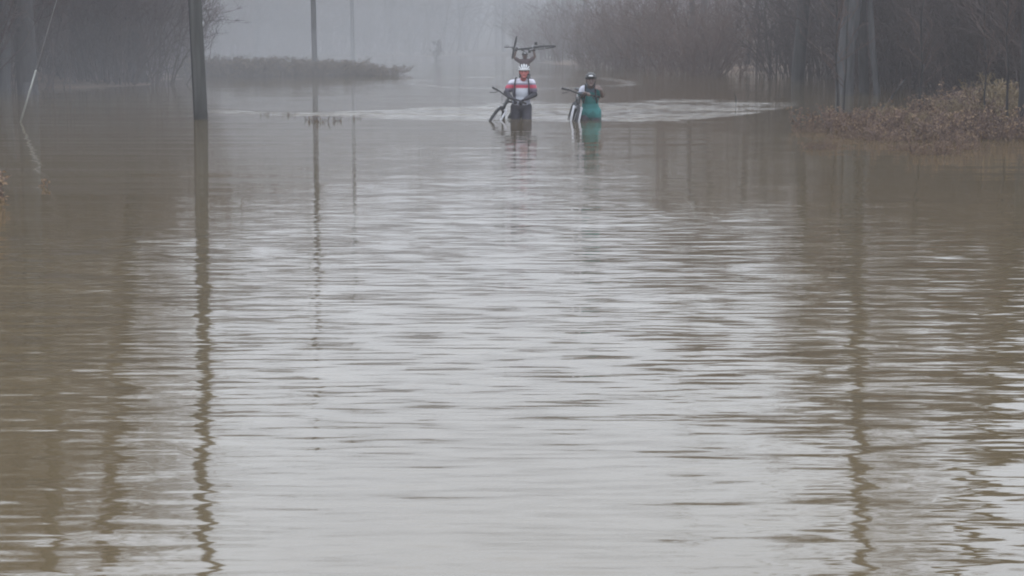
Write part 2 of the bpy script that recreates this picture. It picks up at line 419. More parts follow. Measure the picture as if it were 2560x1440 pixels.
# right wood
def g_right(y0, y1, d0, d1, e=1.4):
    def f():
        y = rnd.uniform(y0, y1); return float(right_shore(y)) + d0 + (d1 - d0) * rnd.random() ** e, y
    return f
def g_left(y0, y1, d0, d1, e=1.3):
    def f():
        y = rnd.uniform(y0, y1); return float(left_shore(y)) - d0 - (d1 - d0) * rnd.random() ** e, y
    return f
wood(30, g_right(41, 62, 2.5, 20), TT, 'bare grey tree in the dark near part of the wood on the right', 'tree', 'bare trees of the right wood', .75, 1.05, .66)
wood(56, g_right(62, 150, 1.5, 40), TT, 'pale bare tree fading into mist in the wood right of the riders', 'tree', 'trees of the misty right wood', .7, 1.05, .8)
wood(60, g_right(32, 62, 1.5, 16), DB, 'tangled leafless shrub under the dark trees of the right wood', 'shrub', 'undergrowth of the right wood')
wood(100, g_right(60, 130, -.3, 22, 1.8), BB, 'reddish bare shrub on the misty shore right of the riders', 'shrub', 'shrubs of the misty right shore', .7, 1.1)
# left wood
wood(40, g_left(36, 66, 2.6, 17), TT, 'bare dark tree in the wood at the left edge', 'tree', 'bare trees of the left wood')
wood(76, g_left(38, 64, .3, 9, 1.0), DB, 'dark leafless shrub under the left wood', 'shrub', 'undergrowth of the left wood', .8, 1.15)
wood(18, g_left(75, 120, 0, 12), TT, 'faint bare tree behind the leaning near pole, lost in mist', 'tree', 'faint trees behind the poles', .7, 1.0)
wood(40, g_left(64, 115, 0, 14), BB, 'faint grey shrub in mist behind the poles', 'shrub', 'faint shrubs behind the poles')

def g_back():
    x = rnd.uniform(-42, -6); return x, rnd.uniform(104, 150) + max(0, (x + 22)) * 1.2
wood(26, g_back, TT, 'ghostly bare tree in the mist beyond the farthest pole', 'tree', 'misty trees beyond the poles', .8, 1.15)
wood(60, g_back, BB, 'tall ghostly thicket in the mist beyond the farthest pole', 'thicket', 'misty thickets beyond the poles', 2.2, 3.2)
# far wood on the hill: nobody could count it
FW = MB(); r2 = random.Random(5)
for k in range(520):
    x = r2.uniform(-90, 100); y = 126 + 89 * r2.random() ** .65; z = gz(x, y); hh = r2.uniform(10, 16)
    sp_, _ = branch(FW, r2, Vector((x, y, z - .5)), Vector((0, 0, 1)), hh, .2, 4, .02, .05, 4)
    for j in range(26):
        p2, d2 = along(sp_, r2.uniform(.15, 1)); dd = (rdir(r2) + Vector((0, 0, r2.uniform(.2, 1.2)))).normalized()
        bp_, _ = branch(FW, r2, p2, dd, r2.uniform(1.5, 3.5), .07, 2, .05, .15, 3)
        for i in range(3):
            p3, d3 = along(bp_, r2.uniform(.2, 1)); branch(FW, r2, p3, (d3 + rdir(r2) * .8).normalized(), r2.uniform(.8, 1.8), .045, 1, 0, .1, 3)
fw = FW.build('far_wood', M['twig'], None, False); tag(fw, 'far leafless wood on the hill, all but lost in mist', 'wood', None, 'stuff')
bpy.context.view_layer.update()
exec_marker = 0

# ------------------------------------------------------------------ noted single trees
def single(px, py, name, label, seed, h, r, **kw):
    p = at(px, py); o = make_tree(name, seed, h, r, **kw); o.location = (p.x, p.y, gz(p.x, p.y)); tag(o, label, 'tree'); return o
single(1992, 205, 'bare_tree', 'thick dark straight trunk at the left end of the dark right wood', 31, 12, .22, low=.35, tap=.4)
single(2112, 236, 'bare_tree', 'grey-barked trunk behind the brown bank, nearest the thin upright saplings', 32, 18, .24, low=.3, nlimb=26, tap=.35, bark='bark_pale', lean=(-.03, 0))
single(2166, 232, 'bare_tree', 'dark trunk between the two pale-barked trunks of the right wood', 33, 10, .15, low=.35)
single(2198, 236, 'bare_tree', 'slim trunk with pale lichen patches, rightmost of the clear trunks', 34, 10, .10, low=.35, bark='bark_pale')
single(2572, 330, 'bare_tree', 'leaning bare tree at the right edge, seen in the water', 35, 17, .22, low=.5, tap=.45, lean=(.085, 0))
single(70, 235, 'bare_tree', 'thick dark trunk in the upper left corner', 36, 19, .28, low=.25, tap=.4, nlimb=24, lean=(.02, 0))
single(338, 208, 'bare_tree', 'tall dark tree between the left corner trunk and the near pole', 37, 20, .34, low=.1, tap=.35, nlimb=26)
single(10, 225, 'bare_tree', 'crooked lichen-spotted trunk at the very left edge', 38, 14, .16, low=.2, bark='bark_pale', lean=(.1, 0))
# small lone tree far out on the field
o = make_tree('young_tree', 41, 1.9, .035, low=.28, dens=1.3, tw=.010); p = at(1092, 152); o.location = (p.x, p.y, max(gz(p.x, p.y), -.3)); tag(o, 'small lone tree standing out in the pale mist left of the riders', 'tree')
# saplings on the right bank
def sapling(px, py, top, label, seed, r=.02, nb=7):
    p = at(px, py, .05); q = pt(top[0], top[1], p.y); rr = random.Random(seed); root = empty('sapling', (p.x, p.y, .0)); S = MB(); B = MB()
    v = q - p; pts = [Vector((0, 0, -.3))] + [v * k / 5 + Vector((rr.gauss(0, .02), rr.gauss(0, .02), 0)) for k in range(6)]
    S.tube(pts, [r * (1 - .12 * k) for k in range(7)], 6)
    for k in range(nb):
        a, dd = along(pts, rr.uniform(.35, 1)); bp_, _ = branch(B, rr, a, dd + rdir(rr) * .8, v.length * rr.uniform(.15, .35), r * .4, 4, .08, .15, 4)
        for i in range(5):
            c, e = along(bp_, rr.uniform(.2, 1)); branch(B, rr, c, e + rdir(rr) * .8, v.length * .08, r * .22, 2, .05, .2, 3)
    S.build('stem', M['bark'], root); B.build('twigs', M['twig'], root, False); tag(root, label, 'sapling'); return root
sapling(2095, 305, (2085, -90), 'thin upright sapling at the left end of the brown bank', 51, .03, 10)
sapling(2108, 305, (2120, -60), 'paler thin sapling just right of the bank-end sapling', 52, .024, 8)
sapling(2190, 290, (2262, 190), 'slanting broken stem on the brown bank leaning to the right', 53, .035, 3)
sapling(2300, 300, (2312, -40), 'thin sapling rising from the middle of the brown bank', 54, .03, 8)
sapling(2515, 320, (2520, -60), 'thin dark sapling near the right edge beside the straw grass', 55, .026, 8)
sapling(2465, 310, (2462, -60), 'thin dark sapling in the orange brush left of the straw grass', 56, .02, 8)
sapling(1838, 248, (1836, 228), 'tiny twig sticking out of the open water right of the riders', 57, .02, 4)

# ------------------------------------------------------------------ brown bank on the right and flooded brush
low_p = [make_brush('bramble_clump', 61, .36, 1.5, 64, 'brush', .3, tw=.006, ls=.5), make_brush('bramble_clump', 62, .28, 1.3, 60, 'brush', .22, tw=.006, ls=.5)]
tall_p = [make_brush('leafy_shrub', 63, .66, 1.1, 44, 'brush', .4, tw=.006, ls=.55)]
straw_p = [make_brush('straw_clump', 64, .62, .6, 60, 'straw', .2, 'straw', tw=.005, ls=.6)]
spots = [(2060,318,0,.8,'low reddish bramble at the left tip of the brown bank'),(2110,322,1,.9,'bramble around the foot of the thin saplings'),
 (2160,330,0,1.0,'reddish bramble below the slanting stem'),(2215,318,1,1.1,'low bramble right of the slanting stem'),(2262,345,0,.9,'flooded bramble at the front of the brown bank'),
 (2205,352,1,.7,'small flooded bramble left of the front clump'),(2330,322,0,1.2,'thick bramble in the middle of the brown bank'),(2345,352,1,.9,'bramble at the waterline below the orange brush'),
 (2420,340,0,1.1,'bramble at the waterline left of the dark shrub line'),(2480,345,1,1.1,'dark bramble under the straw grass'),(2540,345,0,1.1,'dark bramble at the right edge waterline'),
 (2390,312,1,1.2,'bramble behind the middle of the bank'),(2500,310,0,1.2,'bramble behind the straw grass'),(2450,322,1,1.1,'bramble left of the straw grass'),(2560,315,0,1.2,'bramble behind the right edge waterline'),
 (2600,340,1,1.2,'bramble cut off by the right edge of the picture'),(2290,305,1,1.1,'bramble behind the thin middle sapling'),(2140,306,1,.8,'thin bramble at the back of the bank tip'),
 (2050,372,1,.42,'small flooded tuft of stems nearest the calm water'),(2120,345,1,.45,'flooded stems before the bramble at the bank tip'),(2335,385,0,.5,'orange-leaved stems standing out in front of the bank'),
 (2265,375,1,.45,'leafy stems in the water before the bank'),(2400,372,1,.5,'thin flooded stems before the dark bramble'),(2020,330,1,.45,'sparse flooded stems left of the brown bank')]
for px, py, k, s, lb in spots:
    p = at(px, py); o = place(low_p[k], used, p.x, p.y, s * rnd.uniform(.8, 1), rnd.uniform(0, 6), 0.0, s * rnd.uniform(.55, 1.15)); tag(o, lb, 'bramble', 'brambles of the brown bank')
for px, py, s, lb in [(2355,300,1.0,'orange-leaved shrub in the middle of the bank'),(2420,300,1.25,'tallest orange-leaved shrub of the bank'),(2470,312,1.1,'orange-leaved shrub left beside the straw grass'),
   (2395,315,1.0,'rusty shrub before the tallest one'),(2550,300,1.2,'rusty shrub at the right edge'),(2290,322,.7,'small orange-leaved shrub at the front of the bank')]:
    p = at(px, py); o = place(tall_p[0], used, p.x, p.y, s, rnd.uniform(0, 6), 0.0); o.scale = (s, s, s * .72); tag(o, lb, 'shrub', 'orange-leaved shrubs of the bank')
for px, py, s, lb in [(2492,308,1.15,'pale straw-coloured grass clump near the right edge'),(2478,298,.9,'straw grass clump behind the pale one'),(2292,328,.45,'little yellow straw tuft in the bank front'),(2380,318,.7,'straw grass in the middle of the bank, before the orange shrubs'),(2225,312,.5,'thin straw tuft right of the slanting stem'),(2545,322,.8,'straw grass tuft at the right edge')]:
    p = at(px, py); o = place(straw_p[0], used, p.x, p.y, s, rnd.uniform(0, 6), 0.0); tag(o, lb, 'grass clump', 'straw clumps of the bank')
# bank ground fringe
# left edge shrub in the water
o = make_brush('leafy_shrub', 71, .34, .22, 8, 'brush', .5, tw=.006, ls=.7); p = at(-8, 500); o.location = (p.x, p.y, 0); tag(o, 'brown-leaved shrub standing in the water at the left edge', 'shrub')
o = make_brush('water_twig', 72, .11, .04, 2, 'brush', .2, tw=.005, ls=.5); p = at(92, 468); o.location = (p.x, p.y, 0); tag(o, 'small twig in the water near the left edge shrub', 'twig')
# brush island behind the second pole
isl = [make_brush('island_bush', 81, 1.15, 2.6, 40, 'brushfar', .5, 'straw', tw=.012), make_brush('island_bush', 82, .95, 3.0, 44, 'brushfar', .5, 'straw', tw=.012)]
for i in range(30):
    px = 470 + i * 16.5 + rnd.uniform(-5, 5); py = rnd.uniform(172, 192) if px < 900 else rnd.uniform(184, 192)
    p = at(px, py); s = 1.0 if px < 880 else max(.35, 1 - (px - 880) / 120)
    o = place(isl[i % 2], used, p.x, p.y, rnd.uniform(.85, 1.1) * (.5 + .5 * s), rnd.uniform(0, 6), 0.0, rnd.uniform(.36, .62) * s)
    tag(o, 'low grey-brown bush of the long flooded thicket around the second pole', 'bush', 'bushes of the flooded thicket')
# tufts poking through the wake
tf = make_brush('grass_tuft', 91, .12, .4, 14, 'brushfar', .1, tw=.005, ls=.4)
for px, py, s, lb in [(800,304,.9,'largest brown tuft in the water, in line with the second pole'),(778,300,.6,'brown tuft just left of the largest one'),(838,302,.6,'brown tuft just right of the largest one'),
    (664,287,.5,'leftmost small tuft on the bright wave line'),(726,288,.5,'small tuft midway along the bright wave line'),(890,296,.5,'rightmost small tuft on the bright wave line')]:
    p = at(px, py); o = place(tf, used, p.x, p.y, s, rnd.uniform(0, 6), 0.0); tag(o, lb, 'grass tuft', 'tufts poking through the wave line')

# ------------------------------------------------------------------ utility poles
def pole(px, py, lean, hgt, label, dia=.25):
    p = at(px, py); root = empty('utility_pole', (p.x, p.y, -.6)); m = MB(); rr = random.Random(int(px))
    pts = []; rad = []
    for k in range(13):
        z = hgt * k / 12; pts.append(Vector((lean * z + rr.gauss(0, .008), rr.gauss(0, .008), z))); rad.append(dia / 2 * (1.04 - .35 * k / 12))
    m.tube(pts, rad, 16); m.build('shaft', M['pole'], root)
    b = MB(); b.ball((lean * 1.9 + dia * .5, -.02, 2.3), (.02, .02, .05), 8, 6); b.build('bolt', M['galv'], root)
    g_ = MB(); g_.tube([(lean * z - dia * .38, -dia * .36, z) for z in (0.2, 2, 4, 6, hgt - .5)], .008, 6); g_.build('ground_wire', M['strap'], root)
    tag(root, label, 'utility pole', 'utility poles along the flooded road'); return root, p
_, pp = pole(503, 298, -.018, 13.5, 'nearest and thickest dark wooden pole, standing in the water at left')
pole(787, 176, -.003, 12, 'second wooden pole rising from the flooded thicket', .24)
pole(882, 151, -.002, 12, 'farthest and faintest pole, behind the right part of the thicket', .24)
# guy wire with plastic guard
p = at(32, 305); root = empty('guy_wire', (p.x, p.y, -.4)); topv = Vector((pp.x - .15, pp.y, 9.0)) - Vector((p.x, p.y, -.4))
MB().tube([Vector((0, 0, 0)), topv], .007, 6).build('wire', M['galv'], root)
t0 = .35 / topv.z; t1 = (pt(82, 175, p.y).z + .4) / topv.z
MB().tube([topv * t0, topv * (t0 * .5 + t1 * .5), topv * t1], .018, 10).build('guard', M['guard'], root)
tag(root, 'slanting guy wire with a pale plastic guard at the left edge', 'guy wire')

# ------------------------------------------------------------------ bicycles
def wheel(name, c, rot, parent, r=.355):
    root = MB()
    root.tube([c + rot @ Vector((0, s * .05, 0)) for s in (-1, 1)], .022, 10)
    for k in range(28):
        a = 2 * math.pi * k / 28; e = Vector((math.cos(a) * (r - .03), 0, math.sin(a) * (r - .03)))
        root.tube([c + rot @ Vector((math.cos(a + .3) * .02, (.03 if k % 2 else -.03), math.sin(a + .3) * .02)), c + rot @ e], .0017, 4)
    wo = root.build(name, M['alloy'], parent)
    ring = [c + rot @ Vector((math.cos(a) * (r - .028), 0, math.sin(a) * (r - .028))) for a in [2 * math.pi * k / 40 for k in range(40)]]
    MB().tube(ring, .013, 6, closed=True).build('rim', M['black'], wo)
    ring = [c + rot @ Vector((math.cos(a) * r, 0, math.sin(a) * r)) for a in [2 * math.pi * k / 40 for k in range(40)]]
    tm = MB().tube(ring, .027, 8, closed=True)
    for k in range(60):
        a = 2 * math.pi * k / 60; rt = Matrix.Rotation(-a, 3, 'Y')
        for s in (-1, 1): tm.box(c + rot @ Vector((math.cos(a) * (r + .025), s * .012, math.sin(a) * (r + .025))), (.012, .014, .012), rot @ rt)
    tm.build('tyre', M['black'], wo)
    return wo
def bicycle(label, steer=0.0, fork='whiteframe', frame='darkframe'):
    """local: forward +X, up +Z, origin on the ground under the bottom bracket"""
    r = .382; root = empty('bicycle')
    F_ = Vector((.66, 0, r)); Bk = Vector((-.43, 0, r)); BBk = Vector((0, 0, .33))
    ht = Vector((.47, 0, .86)); hb = Vector((.51, 0, .74)); seat = Vector((-.16, 0, .80))
    f = MB()
    f.tube([hb, BBk], .024, 10); f.tube([ht, seat], .019, 10); f.tube([BBk, seat + Vector((-.012, 0, .06))], .018, 10); f.tube([hb + Vector((.008, 0, -.03)), ht + Vector((-.008, 0, .03))], .026, 10)
    for s in (-1, 1):
        f.tube([BBk + Vector((-.03, s * .03, 0)), Bk + Vector((0, s * .065, 0))], .011, 8); f.tube([seat + Vector((0, s * .02, -.04)), Bk + Vector((0, s * .065, 0))], .009, 8)
    f.build('frame', M[frame], root)
    wheel('rear_wheel', Bk, Matrix.Identity(3), root, r - .027)
    ax = (ht - hb).normalized(); st = Matrix.Rotation(steer, 3, ax)
    S = lambda v: hb + st @ (Vector(v) - hb)
    k = MB()
    crown = hb + Vector((.022, 0, -.045))
    k.tube([S(hb), S(crown)], .02, 8); k.tube([S(crown + Vector((0, -.07, 0))), S(crown + Vector((0, 0, .012))), S(crown + Vector((0, .07, 0)))], .018, 8)
    for s in (-1, 1):
        mid = crown.lerp(F_, .5) + Vector((0, s * .07, 0))
        k.tube([S(crown + Vector((0, s * .07, .03))), S(mid), S(F_ + Vector((0, s * .07, 0)))], [.018, .02, .02], 10)
    k.build('fork', M[fork], root)
    wheel('front_wheel', S(F_), st, root, r - .027)
    h_ = MB(); top = ht + ax * .07; hc = top + Vector((.07, 0, .015))
    h_.tube([S(ht), S(top)], .018, 8); h_.tube([S(top), S(hc)], .017, 8)
    h_.tube([S(hc + Vector(q)) for q in ((-.05, -.34, .03), (-.02, -.2, .03), (0, -.08, .01), (0, 0, 0), (0, .08, .01), (-.02, .2, .03), (-.05, .34, .03))], .0135, 8)
    for s in (-1, 1):
        h_.tube([S(hc + Vector((-.03, s * .21, .03))), S(hc + Vector((.05, s * .24, -.02))), S(hc + Vector((.03, s * .33, -.05)))], .007, 6)
    hb_ = h_.build('handlebar', M['black'], root)
    for s in (-1, 1):
        MB().tube([S(hc + Vector((-.052, s * .35, .03))), S(hc + Vector((-.03, s * .23, .03)))], .019, 10).build('grip', M['black'], hb_)
    c = MB()
    for q in range(3): c.tube([hc and S(hc + Vector((.03, .1 - .1 * q, -.01))), S(hc + Vector((.09, .04 - .04 * q, -.14))), ht + Vector((.02, 0, -.05))], .0035, 5, cap=False)
    c.build('brake_cable', M['black'], root)
    sd_ = MB(); st_top = seat + Vector((-.035, 0, .17))
    sd_.tube([seat, st_top], .014, 8); po = sd_.build('seat_post', M['alloy'], root)
    q = MB(); q.tube([st_top + Vector((x, 0, z)) for x, z in ((-.12, .045), (-.08, .045), (0, .035), (.08, .032), (.15, .025))], [.045, .068, .055, .024, .016], 12)
    for v in q.v: v.z = st_top.z + .035 + (v.z - st_top.z - .035) * .45
    q.build('saddle', M['black'], root)
    cr = MB(); cr.tube([Vector((math.cos(a) * .085, -.05, .33 + math.sin(a) * .085)) for a in [2 * math.pi * k / 24 for k in range(24)]], .006, 6, closed=True)
    for k in range(4):
        a = k * 1.571; cr.tube([(0, -.05, .33), (math.cos(a) * .085, -.05, .33 + math.sin(a) * .085)], .006, 5)
    cr.tube([(0, -.07, .33), (0, .07, .33)], .018, 8)
    cr.tube([(0, -.07, .33), (.15, -.08, .25)], .011, 6); cr.tube([(0, .07, .33), (-.15, .08, .41)], .011, 6)
    co = cr.build('crankset', M['alloy'], root)
    MB().box((.15, -.135, .25), (.09, .09, .02)).build('pedal', M['black'], co); MB().box((-.15, .135, .41), (.09, .09, .02)).build('pedal', M['black'], co)
    ch = MB(); ch.tube([(0, -.05, .415), Bk + Vector((0, -.05, .045)), Bk + Vector((-.045, -.05, 0)), Bk + Vector((0, -.05, -.045)), (0, -.05, .245)], .005, 5); ch.build('chain', M['alloy'], root)
    tag(root, label, 'bicycle', 'mountain bikes of the riders'); return root
def orient(o, fwd, roll, anchor_local, anchor_world):
    """forward direction, roll about it (positive leans the top to the rider's left hand side), then pin one point"""
    f = Vector(fwd).normalized(); left = Vector((0, 0, 1)).cross(f).normalized(); up = f.cross(left)
    m = Matrix((f, left, up)).transposed(); m = Matrix.Rotation(roll, 3, f) @ m
    o.rotation_euler = m.to_euler(); o.location = Vector(anchor_world) - m @ Vector(anchor_local)
    return m
D1 = at(1300, 298).y; DY2 = at(1470, 300).y
b1 = bicycle('mountain bike leaning against the rider in the white jersey')
m1 = orient(b1, (-.32, -1, -.0), R(-24), (.66, 0, .76), pt(1254, 267, D1 - .35))
b1_bar = lambda s: b1.location + m1 @ Vector((.50, s * .30, 1.0))
b2 = bicycle('upright mountain bike with pale fork beside the rider in teal')
m2 = orient(b2, (.03, -1, 0), R(-13), (.66, 0, .76), pt(1447, 262, DY2 - .3))
b2_bar = lambda s: b2.location + m2 @ Vector((.50, s * .30, 1.0))

# ------------------------------------------------------------------ people
def hand_fn(B, wrist, d, palm_n, curl=1.0, side=1, sc_=1.0):
    """palm and five curled fingers; d: direction wrist>knuckles, palm_n: where the palm faces"""
    d = d.normalized(); n = (palm_n - d * palm_n.dot(d)).normalized(); s = d.cross(n) * side
    for k in range(4):
        B.cap(wrist + s * (-.018 + .012 * k), wrist + d * .085 * sc_ + s * (-.03 + .02 * k), .014, .012, 8)
    for k, ln in enumerate((.072, .08, .075, .06)):
        a = wrist + d * .09 * sc_ + s * (-.03 + .02 * k); ln *= sc_
        c1 = a + (d * math.cos(.5 * curl) + n * math.sin(.5 * curl)) * ln * .45
        c2_ = c1 + (d * math.cos(1.5 * curl) + n * math.sin(1.5 * curl)) * ln * .33
        c3 = c2_ + (d * math.cos(2.3 * curl) + n * math.sin(2.3 * curl)) * ln * .25
        B.chain([a, c1, c2_, c3], [.010, .0095, .009, .0075], 8)
    a = wrist + d * .03 - s * .03
    B.chain([a, a + (d * .6 - s * .6 + n * .3).normalized() * .04, a + (d * .8 - s * .2 + n * .8).normalized() * .075], [.012, .011, .009], 8)
def person(J, label, skin, jersey_fn, sleeve='short', arm_cover=None, glove=True, legs='darkcloth', helmet='white', sz=1.0, long_=False):
    """J: joints in world space"""
    foot = (J['footL'] + J['footR']) / 2; org = Vector((foot.x, foot.y, min(J['footL'].z, J['footR'].z)))
    J = {k: (v - org if isinstance(v, Vector) else v) for k, v in J.items()}
    root = empty('person', org)
    hd = J['head']; face = J['face'].normalized(); up = J.get('up', Vector((0, 0, 1))).normalized(); sd_ = up.cross(face).normalized(); up = face.cross(sd_)
    HR = Matrix((sd_, face, up)).transposed()
    H = lambda x, y, z: hd + HR @ Vector((x, y, z))
    B = MB()
    # head: skull, jaw, nose, ears, neck
    B.ball(H(0, -.012, .02), (.077, .097, .10), 16, 12, HR); B.ball(H(0, .02, -.045), (.058, .07, .068), 14, 10, HR)
    B.cap(H(0, .088, .012), H(0, .105, -.022), .010, .015, 8); B.ball(H(0, .07, -.085), (.028, .025, .022), 10, 8, HR)
    B.cap(H(-.022, .083, -.052), H(.022, .083, -.052), .008, .008, 8)
    for s in (-1, 1):
        B.ball(H(s * .08, -.005, -.005), (.012, .022, .034), 8, 8, HR); B.ball(H(s * .03, .078, .018), (.013, .010, .010), 8, 6, HR); B.ball(H(s * .045, .06, -.02), (.02, .02, .018), 8, 6, HR)
    ck = J['neck']; B.cap(H(0, -.02, -.05), ck, .052, .06)
    sL, sR, hp = J['shL'], J['shR'], J['hip']; mid = (sL + sR) / 2; ax = (sR - sL).normalized()
    ch = mid.lerp(hp, .35); wa = mid.lerp(hp, .72)
    for c, rx, ry, rz in ((mid.lerp(hp, .1), .165, .09, .10), (ch, .16, .11, .16), (wa, .145, .105, .16), (hp, .165, .115, .13)):
        B.ball(c, (rx * sz, ry * sz, rz), 18, 12)
    B.cap(sL, mid + Vector((0, 0, .03)), .052, .06); B.cap(sR, mid + Vector((0, 0, .03)), .052, .06)
    for q in 'LR':
        s, e, w_ = J['sh' + q], J['el' + q], J['wr' + q]
        B.chain([s, s.lerp(e, .5), e, e.lerp(w_, .35), w_], [.055 * sz, .047 * sz, .038 * sz, .04 * sz, .027 * sz])
        hd_ = J['hd' + q]; hand_fn(B, w_, hd_[0], hd_[1], hd_[2], -1 if q == 'L' else 1)
        k, f_ = J['kn' + q], J['foot' + q]; hj = hp + ax * (.09 if q == 'R' else -.09)
        ank = f_ + Vector((0, .03, .09))
        B.chain([hj, hj.lerp(k, .5), k, k.lerp(ank, .35), ank], [.092 * sz, .075 * sz, .056, .054, .036])
        B.chain([f_ + Vector((0, .06, .04)), f_ + Vector((0, -.08, .035)), f_ + Vector((0, -.16, .025))], [.038, .036, .025])
    eyes = [H(-.03, .088, .02), H(.03, .088, .02)]; mo = H(0, .09, -.052)
    def colour(v):
        for e in eyes:
            if (v - e).length < .012: return (.03, .02, .02)
        if abs((v - mo).dot(sd_)) < .024 and abs((v - mo).dot(up)) < .007 and (v - mo).length < .05: return (skin[0] * .6, skin[1] * .35, skin[2] * .35)
        return skin
    B.fused('body', M['skin'], root, .008, 3, colour)
    # hair
    hb = MB(); hb.ball(H(0, -.03, .025), (.082, .09, .095), 14, 10, HR)
    for s in (-1, 1): hb.ball(H(s * .075, -.02, .0), (.014, .04, .05), 8, 8, HR)
    hb.fused('hair', M['strap'], root, .008, 2)
    # jersey
    G = MB(); e_ = .014
    for c, rx, ry, rz in ((mid.lerp(hp, .1), .165, .09, .10), (ch, .16, .11, .16), (wa, .15, .11, .16), (mid.lerp(hp, .82), .155, .115, .10)) + (((hp, .178, .14, .16),) if long_ else ()):
        G.ball(c, (rx * sz + e_, ry * sz + e_, rz + e_), 20, 12)
    G.cap(sL, mid + Vector((0, 0, .03)), .052 + e_, .06 + e_ * .5); G.cap(sR, mid + Vector((0, 0, .03)), .052 + e_, .06 + e_ * .5)
    for q in 'LR':
        s, e, w_ = J['sh' + q], J['el' + q], J['wr' + q]
        if sleeve == 'short': G.chain([s, s.lerp(e, .62)], [.06 * sz + .01, .058 * sz + .01])
        else: G.chain([s, e, e.lerp(w_, .8)], [.06 * sz + .01, .045 * sz + .01, .036])
    if long_:
        for sgn in (-1, 1): G.chain([hp + ax * .085 * sgn, hp + ax * .09 * sgn + Vector((0, -.02, -.16))], [.115, .108])
    G.fused('jersey', M['cloth'], root, .010, 4, lambda v: jersey_fn(v + org))
    # arm covers and gloves
    if arm_cover:
        for q in 'LR':
            s, e, w_ = J['sh' + q], J['el' + q], J['wr' + q]
            A = MB(); A.chain([s.lerp(e, .5), e, e.lerp(w_, .35), w_.lerp(e, .04)], [.053 * sz, .044 * sz, .046 * sz, .034 * sz])
            A.ball(e, .052, 12, 8); A.fused('arm_sleeve', M[arm_cover], root, .008, 3)
    if glove:
        for q in 'LR':
            w_ = J['wr' + q]; hd_ = J['hd' + q]; A = MB()
            hand_fn(A, w_, hd_[0], hd_[1], hd_[2], -1 if q == 'L' else 1); v0 = A.v; 
            gl = A.fused('glove', M['glove'], root, .007, 1)
            me = gl.data; co = np.empty(len(me.vertices) * 3); no = np.empty(len(me.vertices) * 3)
            me.vertices.foreach_get('co', co); me.vertices.foreach_get('normal', no); me.vertices.foreach_set('co', co + no * .005); me.update()
    # shorts
    S_ = MB(); S_.ball(hp, (.165 * sz + .018, .115 * sz + .018, .13), 18, 10)
    for q in 'LR':
        k = J['kn' + q]; hj = hp + ax * (.09 if q == 'R' else -.09); S_.chain([hj, hj.lerp(k, .9)], [.10 * sz + .006, .078])
    S_.fused('shorts', M[legs], root, .011, 4)
    for q in 'LR':
        f_ = J['foot' + q]; A = MB(); A.chain([f_ + Vector((0, .06, .045)), f_ + Vector((0, -.08, .04)), f_ + Vector((0, -.165, .03))], [.047, .045, .034]); A.chain([f_ + Vector((0, .03, .05)), f_ + Vector((0, .03, .12))], [.045, .045])
        A.fused('shoe', M['strap'], root, .009, 3)
    # helmet: ribs over a dark liner
    shell = 'helmwhite' if helmet == 'white' else 'helmdark'
    hel = MB(); c0 = (0, -.012, .045); lin = MB()
    def dome(mb, a, b_, c, y0, y1, x0, x1, th=.012):
        pass
    nr = 5; band = []
    for k in range(nr):                       # front to back ribs
        u = -1 + 2 * k / (nr - 1); pts = []
        for j in range(13):
            a = -.18 + (math.pi + .30) * j / 12
            xx = u * .088 * (.35 + .65 * math.sin(min(max(a, .25), math.pi - .1)) ** .6)
            zz = math.sqrt(max(0, 1 - (xx / .108) ** 2))
            pts.append(H(xx, c0[1] + math.cos(a) * .128 * (.75 + .25 * zz), .035 + math.sin(a) * .098 * zz + .01))
        hel.tube(pts, .009, 8)
    rim_ = [H(math.sin(a) * .098, c0[1] + math.cos(a) * .126, .045 + .01 * math.cos(a)) for a in [2 * math.pi * k / 28 for k in range(28)]]
    hel.tube(rim_, .014, 8, closed=True)
    lin.ball(H(0, -.012, .045), (.094, .118, .092), 18, 12, HR)
    lin.v = [v if (HR.transposed() @ (v - hd)).z > .03 else v - HR @ Vector((0, 0, (HR.transposed() @ (v - hd)).z - .03)) for v in lin.v]
    ho = hel.build('helmet', M[shell], root)
    lin.build('liner', M['helmdark'], ho)
    if helmet == 'dark':
        MB().ball(H(0, .118, .078), (.042, .014, .018), 12, 8, HR).build('badge', M['helmwhite'], ho)
        vz = MB(); 
        for k in range(9):
            a = -.8 + 1.6 * k / 8; vz.tube([H(math.sin(a) * .085, .09 + .02 * math.cos(a), .055), H(math.sin(a) * .075, .12 + .05 * math.cos(a), .062)], .011, 6)
        vz.build('visor', M['helmdark'], ho)
    st = MB()
    for s in (-1, 1):
        st.tube([H(s * .086, 0, .04), H(s * .08, .01, -.03), H(s * .045, .035, -.09), H(0, .045, -.112)], .006, 6); st.tube([H(s * .088, -.06, .04), H(s * .08, .01, -.03)], .005, 6)
    st.build('chin_strap', M['strap'], ho)
    tag(root, label, 'person')
    return root, org, J
V = Vector
